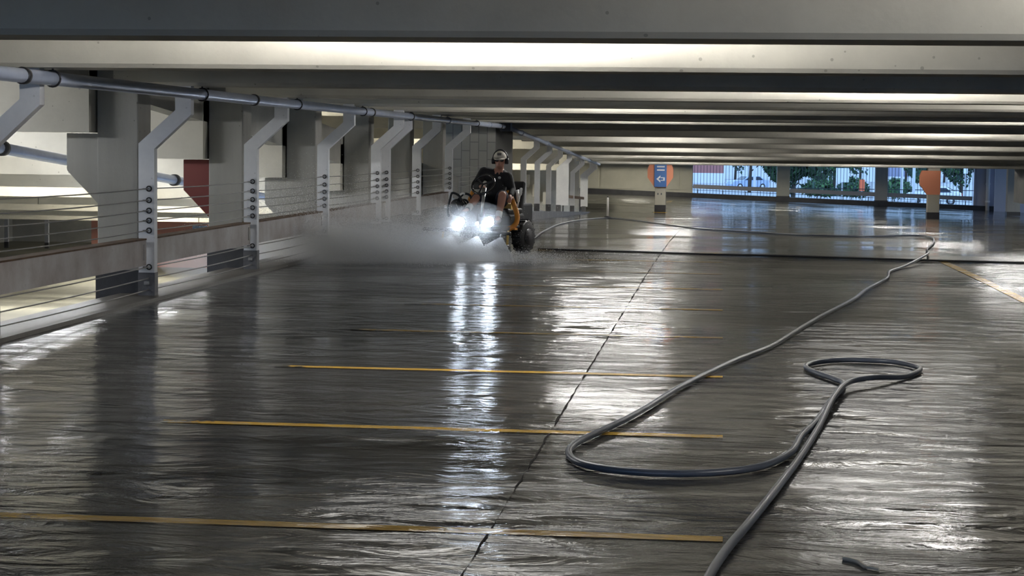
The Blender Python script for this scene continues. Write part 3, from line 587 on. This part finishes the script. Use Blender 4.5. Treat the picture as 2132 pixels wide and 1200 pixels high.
for i in range(6):
    for k in range(n_): v_.f.append((i*n_+k, i*n_+(k+1) % n_, (i+1)*n_+(k+1) % n_, (i+1)*n_+k))
capo = v_.build('cap', mat('cap_cloth', (0.62, 0.58, 0.50), 0.8), person, True); so = capo.modifiers.new('s', 'SOLIDIFY'); so.thickness = 0.006
q = MB(); top = []; 
for i in range(9):
    th = math.pi*(1+i/8); top.append((CAPC.x+0.088*math.cos(th), CAPC.y+0.105*math.sin(th)))
for i in range(9):
    th = math.pi*(1+i/8); q.v += [(top[i][0], top[i][1], CAPC.z-0.002), (CAPC.x+0.088*math.cos(th), CAPC.y-0.02+0.175*math.sin(th), CAPC.z-0.030*abs(math.sin(th)))]
for i in range(8): q.f.append((2*i, 2*i+2, 2*i+3, 2*i+1))
br_ = q.build('brim', mat('brim_cloth', (0.50, 0.46, 0.40), 0.8), capo, True); so = br_.modifiers.new('s', 'SOLIDIFY'); so.thickness = 0.007
bevel(MB().box(CAPC.x-0.03, CAPC.x+0.03, CAPC.y-0.108, CAPC.y-0.09, CAPC.z+0.03, CAPC.z+0.065).build('cap_patch', mat('patch', (0.16, 0.15, 0.14), 0.8), capo), 0.006)
ed = MB().tube([H0+Vector((0.104*math.cos(a), 0.02, 0.012+0.142*math.sin(a))) for a in [i*math.pi/14 for i in range(15)]], 0.010, 8).build('ear_defenders', M['black_rubber'], person, True)
for sx in (-1, 1): MB().lathe(H0+Vector((sx*0.092, 0.02, -0.005)), [(-0.028, 0.030), (-0.022, 0.042), (0.022, 0.042), (0.028, 0.030)], 'x', 18).build('ear_cup', M['black_rubber'], ed, True)
gl = MB().capsule(H0+Vector((-0.062, -0.070, 0.018)), H0+Vector((0.062, -0.070, 0.018)), 0.006, 0.006).build('sunglasses', M['black_rubber'], person, True)
for sx in (-1, 1): MB().ell(H0+Vector((sx*0.035, -0.088, 0.008)), (0.030, 0.014, 0.021)).build('lens', mat('dark_lens', (0.006, 0.006, 0.007), 0.1), gl, True)
lg = pp(1042, 370, 0.20); MB().ell(lg+Vector((0, -0.12, 0)), (0.022, 0.012, 0.018)).build('shirt_logo', mat('logo_print', (0.5, 0.5, 0.5), 0.8), person, True)

# ================================================================== WATER SPRAY AND MIST (clouds of real droplets)
def droplets(name, P, size, m, label):
    n = len(P); a = rng.uniform(0, 2*math.pi, n); s = size*rng.uniform(0.5, 1.3, n)
    base = np.array([(1, 0, -0.35), (-0.5, 0.87, -0.35), (-0.5, -0.87, -0.35), (0, 0, 1.0)])
    ca, sa = np.cos(a), np.sin(a)
    V = np.empty((n, 4, 3)); 
    for i in range(4):
        x, y, z = base[i]; V[:, i, 0] = P[:, 0]+s*(x*ca-y*sa); V[:, i, 1] = P[:, 1]+s*(x*sa+y*ca); V[:, i, 2] = np.maximum(0.003, P[:, 2]+s*z)
    idx = np.arange(n)[:, None, None]*4 + np.array([(0, 2, 1), (0, 1, 3), (1, 2, 3), (2, 0, 3)])[None]
    me = bpy.data.meshes.new(name); me.vertices.add(n*4); me.vertices.foreach_set('co', V.ravel())
    me.loops.add(n*12); me.loops.foreach_set('vertex_index', idx.ravel().astype(np.int32))
    me.polygons.add(n*4); me.polygons.foreach_set('loop_start', np.arange(0, n*12, 3, dtype=np.int32)); me.update(calc_edges=True)
    return tag(link(name, me, m), label, 'water', kind='stuff')
wm = bpy.data.materials.new('water_droplets'); wm.use_nodes = True; nt = wm.node_tree; nt.nodes.remove(nt.nodes['Principled BSDF'])
df = nd(nt, 'ShaderNodeBsdfDiffuse'); df.inputs[0].default_value = (0.9, 0.9, 0.9, 1); tr = nd(nt, 'ShaderNodeBsdfTranslucent'); tr.inputs[0].default_value = (0.9, 0.9, 0.92, 1)
ms = nd(nt, 'ShaderNodeMixShader'); ms.inputs[0].default_value = 0.5; nt.links.new(df.outputs[0], ms.inputs[1]); nt.links.new(tr.outputs[0], ms.inputs[2]); nt.links.new(ms.outputs[0], nt.nodes['Material Output'].inputs[0])
M2W = Matrix.Rotation(MTH, 3, 'Z')
fan = []
for i, c in enumerate(NZ):
    o = np.array(MO + M2W @ c); n = 15000 if i > 2 else 9000
    t_ = rng.uniform(0.02, 1, n)**0.75; ang = np.clip(rng.normal(0, 0.30, n), -0.5, 0.5); back = -0.18
    ln = 1.15
    x = o[0] + t_*ln*np.tan(ang)*0.55 - t_*0.10; y = o[1] - t_*0.75 + rng.normal(0, 0.03, n)*t_; z = (o[2]-0.05)*(1-t_**1.1) + rng.normal(0, 0.012, n)*t_
    fan.append(np.stack([x, y, np.maximum(z, 0.004)], 1))
droplets('water_spray', np.concatenate(fan), 0.0062, wm, 'white fans of water sprayed from the nozzles under the headlights')
n = 110000
u = rng.gamma(1.7, 1.05, n); x = -3.1 - u + rng.normal(0, 0.12, n); keep = x > -6.9
y = 24.75 + rng.normal(0, 0.6, n) + 0.12*u; top = 0.11 + 0.10*np.minimum(u, 2.2)
z = np.abs(rng.normal(0, 1, n))*top*1.25
n3 = 5000; x2 = -2.9 + np.abs(rng.normal(0, 0.55, n3)); y2 = 25.0+rng.normal(0, 0.4, n3); z2 = np.abs(rng.normal(0, 0.06, n3))
Pm = np.concatenate([np.stack([x, y, z+0.004], 1)[keep], np.stack([x2, y2, z2+0.004], 1)])
droplets('mist', Pm, 0.0044, wm, 'low grey mist drifting from the spray towards the posts')
n = 16000; x = rng.normal(-4.3, 0.75, n); y = rng.normal(27.6, 0.9, n); z = np.abs(rng.normal(0.30, 0.22, n))
droplets('haze', np.stack([x, y, z], 1), 0.0035, wm, 'thin bluish haze hanging left of the machine')

def mist_volume(name, dens, aniso, col):
    vm = bpy.data.materials.new(name); vm.use_nodes = True; nt = vm.node_tree; nt.nodes.remove(nt.nodes['Principled BSDF'])
    q = nd(nt, 'ShaderNodeVolumeScatter', Density=dens, Anisotropy=aniso); q.inputs[0].default_value = (*col, 1); nt.links.new(q.outputs[0], nt.nodes['Material Output'].inputs['Volume']); return vm
VG = mist_volume('bloom_mist', 0.38, 0.35, (0.93, 0.96, 1.0)); VM = mist_volume('low_mist', 0.55, 0.0, (0.97, 0.97, 0.98)); VH = mist_volume('thin_mist', 0.30, 0.0, (0.94, 0.96, 1.0))  # first one fills balls added around the headlights to give their bloom
VF = mist_volume('fan_mist', 9.0, 0.0, (0.98, 0.98, 0.99))
for c, lab in zip(NZ, ('leftmost', 'second', 'third', 'fourth', 'rightmost')):
    o = MO + M2W @ c; o.z -= 0.06; q = MB(); hw = 0.30
    q.v = [o+Vector((-0.02, 0, 0)), o+Vector((0.02, 0, 0)), o+Vector((0.02, 0.03, 0)), o+Vector((-0.02, 0.03, 0))]
    g = Vector((o.x-0.10, o.y-0.75, 0.006)); q.v += [g+Vector((-hw, -0.05, 0)), g+Vector((hw, -0.05, 0)), g+Vector((hw, 0.10, 0)), g+Vector((-hw, 0.10, 0))]
    q.f = [(0, 1, 2, 3), (4, 7, 6, 5), (0, 4, 5, 1), (1, 5, 6, 2), (2, 6, 7, 3), (3, 7, 4, 0)]
    tag(q.build('water_fan', VF), lab+' fan of water under the spray bar', 'water', kind='stuff')
for (c, r_, vmat, nm, lab) in (
        ((-3.62, 25.72, 0.46), (0.36, 0.30, 0.26), VG, 'headlight_bloom_mist', 'fine mist added as bloom around the left headlight'),
        ((-3.22, 25.62, 0.46), (0.42, 0.32, 0.30), VG, 'headlight_bloom_mist', 'fine mist added as bloom around the right headlight'),
        ((-5.0, 24.6, 0.0), (1.45, 0.8, 0.36), VM, 'spray_mist', 'dense low mist left of the machine'),
        ((-3.9, 24.5, 0.0), (1.3, 0.5, 0.14), VM, 'spray_mist', 'shallow mist where the water fans strike the deck'),
        ((-5.0, 24.6, 0.0), (1.3, 0.9, 0.46), VM, 'spray_mist', 'pale mist rolling through the posts left of the machine'),
        ((-5.1, 24.6, 0.0), (2.3, 1.3, 0.56), VH, 'spray_mist', 'thin outer veil of mist around the posts'),
        ((-4.9, 27.6, 0.25), (1.3, 1.3, 0.60), VH, 'spray_mist', 'thin bluish mist hanging behind the spray near the twin posts'),
        ((-2.7, 24.7, 0.0), (0.9, 0.5, 0.16), VH, 'spray_mist', 'thin mist skirt on the deck right of the spray')):
    tag(MB().ell(c, r_, 28, 18).build(nm, vmat, smooth=True), lab, 'water', kind='stuff')
# ================================================================== FAR OPENINGS AND THE STREET OUTSIDE
grey_rail = mat('grey_guard_rail', (0.32, 0.32, 0.34), 0.6)
for k, (a, b_, lab) in enumerate(((1442, 1617, 'left'), (1644, 1822, 'middle'), (1848, 2025, 'right'))):
    x0, x1 = fx(a), fx(b_); t = thing('far_guard_rail', f'grey guard rail across the {lab} far opening', 'guard rail', (x0, FY+0.1, fz(x0, FY)), group='guard rails in the far openings'); t.rotation_euler.y = math.atan2(-(fz(x1, FY)-fz(x0, FY)), x1-x0)
    Ln = x1-x0; MB().prism([(0, 0.50), (0.05, 0.56), (0, 0.62), (0.05, 0.68), (0, 0.74), (-0.03, 0.74), (-0.03, 0.50)], 0, Ln, 'x').build('beam_rail', grey_rail, t)
    MB().tube([(0, 0, 0.42), (Ln, 0, 0.42)], 0.015, 6).build('lower_cable', M['dark_steel'], t)
    for u in (0.06, 0.36, 0.63, 0.92): MB().box(Ln*u-0.018, Ln*u+0.018, -0.02, 0.02, 0.2, 0.46).build('stanchion', M['dark_steel'], t)
wwt = mat('lavender_panel', (0.52, 0.52, 0.60), 0.5)
wv_ = struct(MB().box(fx(2027), fx(2092), FY-0.1, FY+0.1, -1.9, 2.4).build('wall_white_panel', wwt)); wv_['label'] = 'pale lavender wall panel at the far right'
for px, wd in ((2030, 0.05), (2072, 0.05)): MB().box(fx(px)-wd, fx(px)+wd, FY-0.16, FY-0.09, -1.9, 2.4).build('mullion', mat('lavender_dark', (0.35, 0.36, 0.44), 0.5) if px < 2050 else bpy.data.materials['lavender_dark'], wv_)
for px, r_ in ((2055, 0.11), (2084, 0.13)):
    t = thing('down_pipe', 'thin white down pipe at the far right wall panel' if px == 2055 else 'thick white down pipe beside the dark far right column', 'pipe', (fx(px), FY-0.32, fz(fx(px), FY)))
    MB().tube([(0, 0, 0), (0, 0, 1.4-fz(fx(px), FY))], r_, 14).build('tube', M['white_plastic'], t, True)
    for zz in (0.5, 1.5): MB().lathe((0, 0, zz), [(-0.05, r_+0.02), (0.05, r_+0.02)], 'z', 14).build('collar', M['white_plastic'], t)
xa = aty(2097, 430, 100).x; xb = aty(2124, 430, 100).x
t = thing('concrete_column', 'plain brown-grey column at the far right picture edge', 'column', (xa, 100, fz(xa, 100)))
bevel(MB().box(0, xb-xa, 0, 0.6, 0, 2.6).build('shaft', M['column'], t)); MB().box(-0.015, xb-xa+0.015, -0.015, 0.61, 0, 0.2).build('painted_base', M['black_paint'], t)
struct(MB().box(xb+0.1, 24, FY-2, FY-1.8, -2.2, 2.6).build('wall_far_right', wwt))

pave = concrete('pavement', (0.42, 0.43, 0.45), (0.52, 0.53, 0.55), 0.3, pits=0.0)
go = struct(MB().box(-140, 160, 113.5, 520, -3.2, -2.7).build('ground_outside', pave)); go['label'] = 'pale street and pavement outside'
gw = MB().box(-1.7, 5.0, 140, 150, -2.7, -2.62); tag(gw.build('lawn', mat('grass', (0.10, 0.22, 0.07), 0.9)), 'strip of green lawn outside the left far opening', 'grass', kind='stuff')
# iron fence
fence = thing('iron_fence', 'dark iron picket fence outside the far openings', 'fence', (-3, 117, -2.7))
iron = mat('iron', (0.012, 0.012, 0.016), 0.5)
PKM = MB().box(-0.013, 0.013, -0.013, 0.013, 0.15, 4.2).mesh('picket')
for i in range(112): link('picket', PKM, iron, fence, loc=(i*0.19, 0, 0))
for zz in (0.3, 1.9): MB().box(-0.1, 21.4, -0.02, 0.02, zz, zz+0.045).build('rail', iron, fence)
for xx in (4.95, 14.4): MB().box(xx-0.08, xx+0.08, -0.08, 0.08, 0, 4.3).build('post', M['sign_white'], fence)

def car(lab, loc, rz, col):
    t = thing('car', lab, 'car', loc, rz); cm = mat('car_paint', col, 0.25, 0.0, 0.7); gm = mat('car_glass', (0.03, 0.04, 0.06), 0.1)
    side = [(-2.15, 0.28), (2.15, 0.28), (2.2, 0.55), (2.12, 0.86), (1.95, 0.95), (0.95, 1.0), (0.35, 1.42), (-1.0, 1.45), (-1.65, 1.08), (-2.15, 0.98), (-2.22, 0.6)]
    bevel(MB().prism(side, -0.86, 0.86, 'y').build('body', cm, t), 0.07, 3)
    for sy in (-0.875, 0.865):
        MB().prism([(0.80, 1.0), (0.28, 1.34), (-0.28, 1.36), (-0.28, 1.0)], sy, sy+0.01, 'y').build('side_window', gm, t)
        MB().prism([(-0.36, 1.0), (-0.36, 1.36), (-0.95, 1.37), (-1.42, 1.02)], sy, sy+0.01, 'y').build('side_window', gm, t)
    MB().add([(0.98, -0.7, 1.02), (0.98, 0.7, 1.02), (0.42, 0.62, 1.40), (0.42, -0.62, 1.40)], [(0, 1, 2, 3)]).build('windscreen', gm, t)
    MB().add([(-1.68, -0.7, 1.10), (-1.68, 0.7, 1.10), (-1.08, 0.62, 1.43), (-1.08, -0.62, 1.43)], [(0, 1, 2, 3)]).build('rear_window', gm, t)
    for wx_ in (-1.35, 1.35):
        for sy in (-0.78, 0.78):
            wl_ = MB().lathe((wx_, sy, 0.33), [(-0.11, 0.2), (-0.11, 0.31), (-0.08, 0.33), (0.08, 0.33), (0.11, 0.31), (0.11, 0.2)], 'y', 20).build('wheel', M['black_rubber'], t, True)
            MB().lathe((wx_, sy, 0.33), [(-0.115, 0.05), (-0.112, 0.2), (0.112, 0.2), (0.115, 0.05)], 'y', 16).build('rim', M['chrome'], wl_, True)
    for sy in (-0.6, 0.6): MB().box(2.15, 2.235, sy-0.16, sy+0.16, 0.62, 0.76).build('headlamp', M['sign_white'], t); MB().box(-2.25, -2.15, sy-0.15, sy+0.15, 0.75, 0.92).build('tail_lamp', mat('tail_lamp', (0.4, 0.03, 0.03), 0.3), t)
p = aty(1556, 392, 205); car('pale blue car parked on the street in the left far opening', (p.x, 205, -2.7), math.pi+0.5, (0.42, 0.52, 0.75))
p = aty(1943, 430, 156); car('white car on the street behind the orange headed column', (p.x, 156, -2.7), math.pi-0.12, (0.85, 0.87, 0.9))

def tree(name, lab, base, h, crown, n, cols, trunk_r=0.18, z0=0.35):
    t = thing(name, lab, 'tree' if trunk_r > 0.05 else 'shrub', base); bark = mat('bark', (0.08, 0.06, 0.045), 0.9)
    q = MB(); q.tube([(0, 0, 0), (0.1, 0, h*0.35), (0.0, 0.1, h*0.75)], [trunk_r, trunk_r*0.8, trunk_r*0.3], 8)
    for a in range(5): th = a*1.3; q.tube([(0.05, 0, h*(0.28+0.07*a)), (crown[0]*0.6*math.cos(th), crown[1]*0.6*math.sin(th), h*(0.48+0.07*a))], [trunk_r*0.45, trunk_r*0.15], 6)
    q.build('trunk', bark, t, True)
    d = rng.normal(0, 1, (n, 3)); d /= np.linalg.norm(d, axis=1)[:, None]; r = rng.uniform(0.35, 1.0, n)**0.6
    C_ = d*r[:, None]*np.array(crown); lump = 1+0.25*np.sin(C_[:, :1]*2.1+C_[:, 2:]*1.7); C_ = C_*lump; C_[:, 2] += h*0.62
    s = rng.uniform(0.16, 0.36, n); A = rng.normal(0, 1, (n, 3)); A /= np.linalg.norm(A, axis=1)[:, None]; B = np.cross(A, d); B /= np.linalg.norm(B, axis=1)[:, None]+1e-6
    V = np.stack([C_-A*s[:, None], C_+B*s[:, None]*0.5, C_+A*s[:, None], C_-B*s[:, None]*0.5], 1).reshape(-1, 3)
    me = bpy.data.meshes.new('foliage'); me.vertices.add(n*4); me.vertices.foreach_set('co', V.ravel()); me.loops.add(n*4); me.loops.foreach_set('vertex_index', np.arange(n*4, dtype=np.int32))
    me.polygons.add(n); me.polygons.foreach_set('loop_start', np.arange(0, n*4, 4, dtype=np.int32))
    for c_ in cols: me.materials.append(c_)
    me.polygons.foreach_set('material_index', rng.integers(0, len(cols), n).astype(np.int32)); me.update(calc_edges=True)
    o = bpy.data.objects.new('foliage', me); COL.objects.link(o); o.parent = t; o['kind'] = 'stuff'
gd = [mat('leaf_dark', (0.018, 0.045, 0.016), 0.7), mat('leaf_green', (0.035, 0.085, 0.03), 0.7), mat('leaf_deep', (0.012, 0.03, 0.014), 0.7)]
gl_ = [mat('leaf_light', (0.07, 0.17, 0.05), 0.7), mat('leaf_mid', (0.05, 0.11, 0.045), 0.7), mat('leaf_blue', (0.04, 0.085, 0.06), 0.7)]
def at(px, Y): return aty(px, 400, Y).x
tree('street_tree', 'large dark tree seen between the left and middle far openings', (at(1650, 150), 150, -2.7), 6.5, (2.9, 2.2, 2.6), 5200, gd)
tree('street_tree', 'smaller loose tree above the pale blue car', (at(1560, 190), 190, -2.7), 7.2, (3.0, 2.0, 1.7), 2200, gd)
tree('street_tree', 'green tree behind the white sign boards in the middle far opening', (at(1735, 185), 185, -2.7), 6.5, (2.6, 2.2, 2.4), 2600, gl_)
tree('street_tree', 'tall green tree behind the orange headed column', (at(1925, 180), 180, -2.7), 7.0, (2.6, 2.2, 2.8), 3600, gl_)
tree('street_tree', 'green tree beside the lavender wall panel', (at(2000, 185), 185, -2.7), 7.0, (2.6, 2.2, 3.0), 3600, gd+gl_)
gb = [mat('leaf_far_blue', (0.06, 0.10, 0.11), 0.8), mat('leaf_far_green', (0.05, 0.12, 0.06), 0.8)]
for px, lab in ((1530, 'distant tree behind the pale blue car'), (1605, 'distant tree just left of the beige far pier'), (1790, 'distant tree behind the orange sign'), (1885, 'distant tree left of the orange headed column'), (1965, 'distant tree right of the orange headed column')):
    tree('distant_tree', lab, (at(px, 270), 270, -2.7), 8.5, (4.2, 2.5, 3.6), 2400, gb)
for px, lab in ((1700, 'low green shrub left of the orange sign'), (1772, 'low green shrub under the orange sign'), (1862, 'low green shrub by the right far opening pier')):
    tree('street_shrub', lab, (at(px, 165), 165, -2.7), 1.6, (1.5, 0.8, 0.8), 900, gl_, 0.04)
# salmon building on the street
bx0, bx1 = at(1395, 240), at(1506, 240)
bd = thing('brick_building', 'salmon pink building with a dark window in the left far opening', 'building', (bx0, 240, -2.7))
MB().box(0, bx1-bx0, 0, 9, 0, 9).build('wall', mat('pink_brick', (0.42, 0.17, 0.15), 0.8), bd)
MB().box(-0.1, bx1-bx0+0.1, -0.12, 0.05, 0, 1.25).build('white_base', M['sign_white'], bd)
wx0 = at(1444, 240)-bx0; wn = MB().box(wx0, wx0+1.7, -0.1, 0.05, 2.6, 4.6).build('window', mat('window_dark', (0.03, 0.035, 0.06), 0.2), bd); MB().box(wx0+0.8, wx0+0.88, -0.14, -0.08, 2.6, 4.6).build('glazing_bar', M['sign_white'], wn)
ab0 = at(1840, 330); bd2 = thing('apartment_building', 'distant lavender building behind the trees in the right far opening', 'building', (ab0, 330, -2.7))
MB().box(0, 9, 0, 8, 0, 7.0).build('wall', mat('lavender_render', (0.30, 0.31, 0.42), 0.8), bd2); MB().box(-0.2, 9.2, -0.2, 8.2, 7.0, 7.5).build('roof', M['housing'], bd2)
for i in range(3): MB().box(1+2.6*i, 2.4+2.6*i, -0.06, 0.04, 3.4, 5.2).build('window', bpy.data.materials['window_dark'], bd2)
def board(name, lab, px0, px1, py0, py1, Y, m):
    a_, c_ = aty(px0, py0, Y), aty(px1, py1, Y); t = thing(name, lab, 'sign', ((a_.x+c_.x)/2, Y, -2.7)); h = (c_.x-a_.x)/2
    bevel(MB().box(-h, h, 0, 0.06, c_.z+2.7, a_.z+2.7).build('panel', m, t), 0.02); MB().tube([(0, 0.1, 0), (0, 0.1, a_.z+2.5)], 0.06, 8).build('pole', M['housing'], t)
board('street_sign', 'wide white sign board in the middle far opening', 1741, 1767, 350, 380, 160, M['sign_white'])
board('street_sign', 'narrow white sign board beside the grey far pier', 1808, 1821, 347, 379, 160, M['sign_white'])
board('street_sign', 'bright orange road work sign in the middle far opening', 1789, 1800, 374, 398, 150, mat('road_orange', (0.85, 0.16, 0.06), 0.5))
board('street_sign', 'small white sign on a pole right of the orange headed column', 2006, 2015, 348, 362, 170, M['sign_white'])
t = thing('lamp_pole', 'slim pale lamp pole left of the orange headed column', 'pole', (at(1877, 150), 150, -2.7)); MB().tube([(0, 0, 0), (0, 0, 6.5)], [0.11, 0.07], 10).build('shaft', M['sign_white'], t, True); MB().lathe((0, 0, 0), [(0, 0.22), (0.25, 0.2), (0.3, 0.1)], 'z', 12).build('base', M['housing'], t, True)
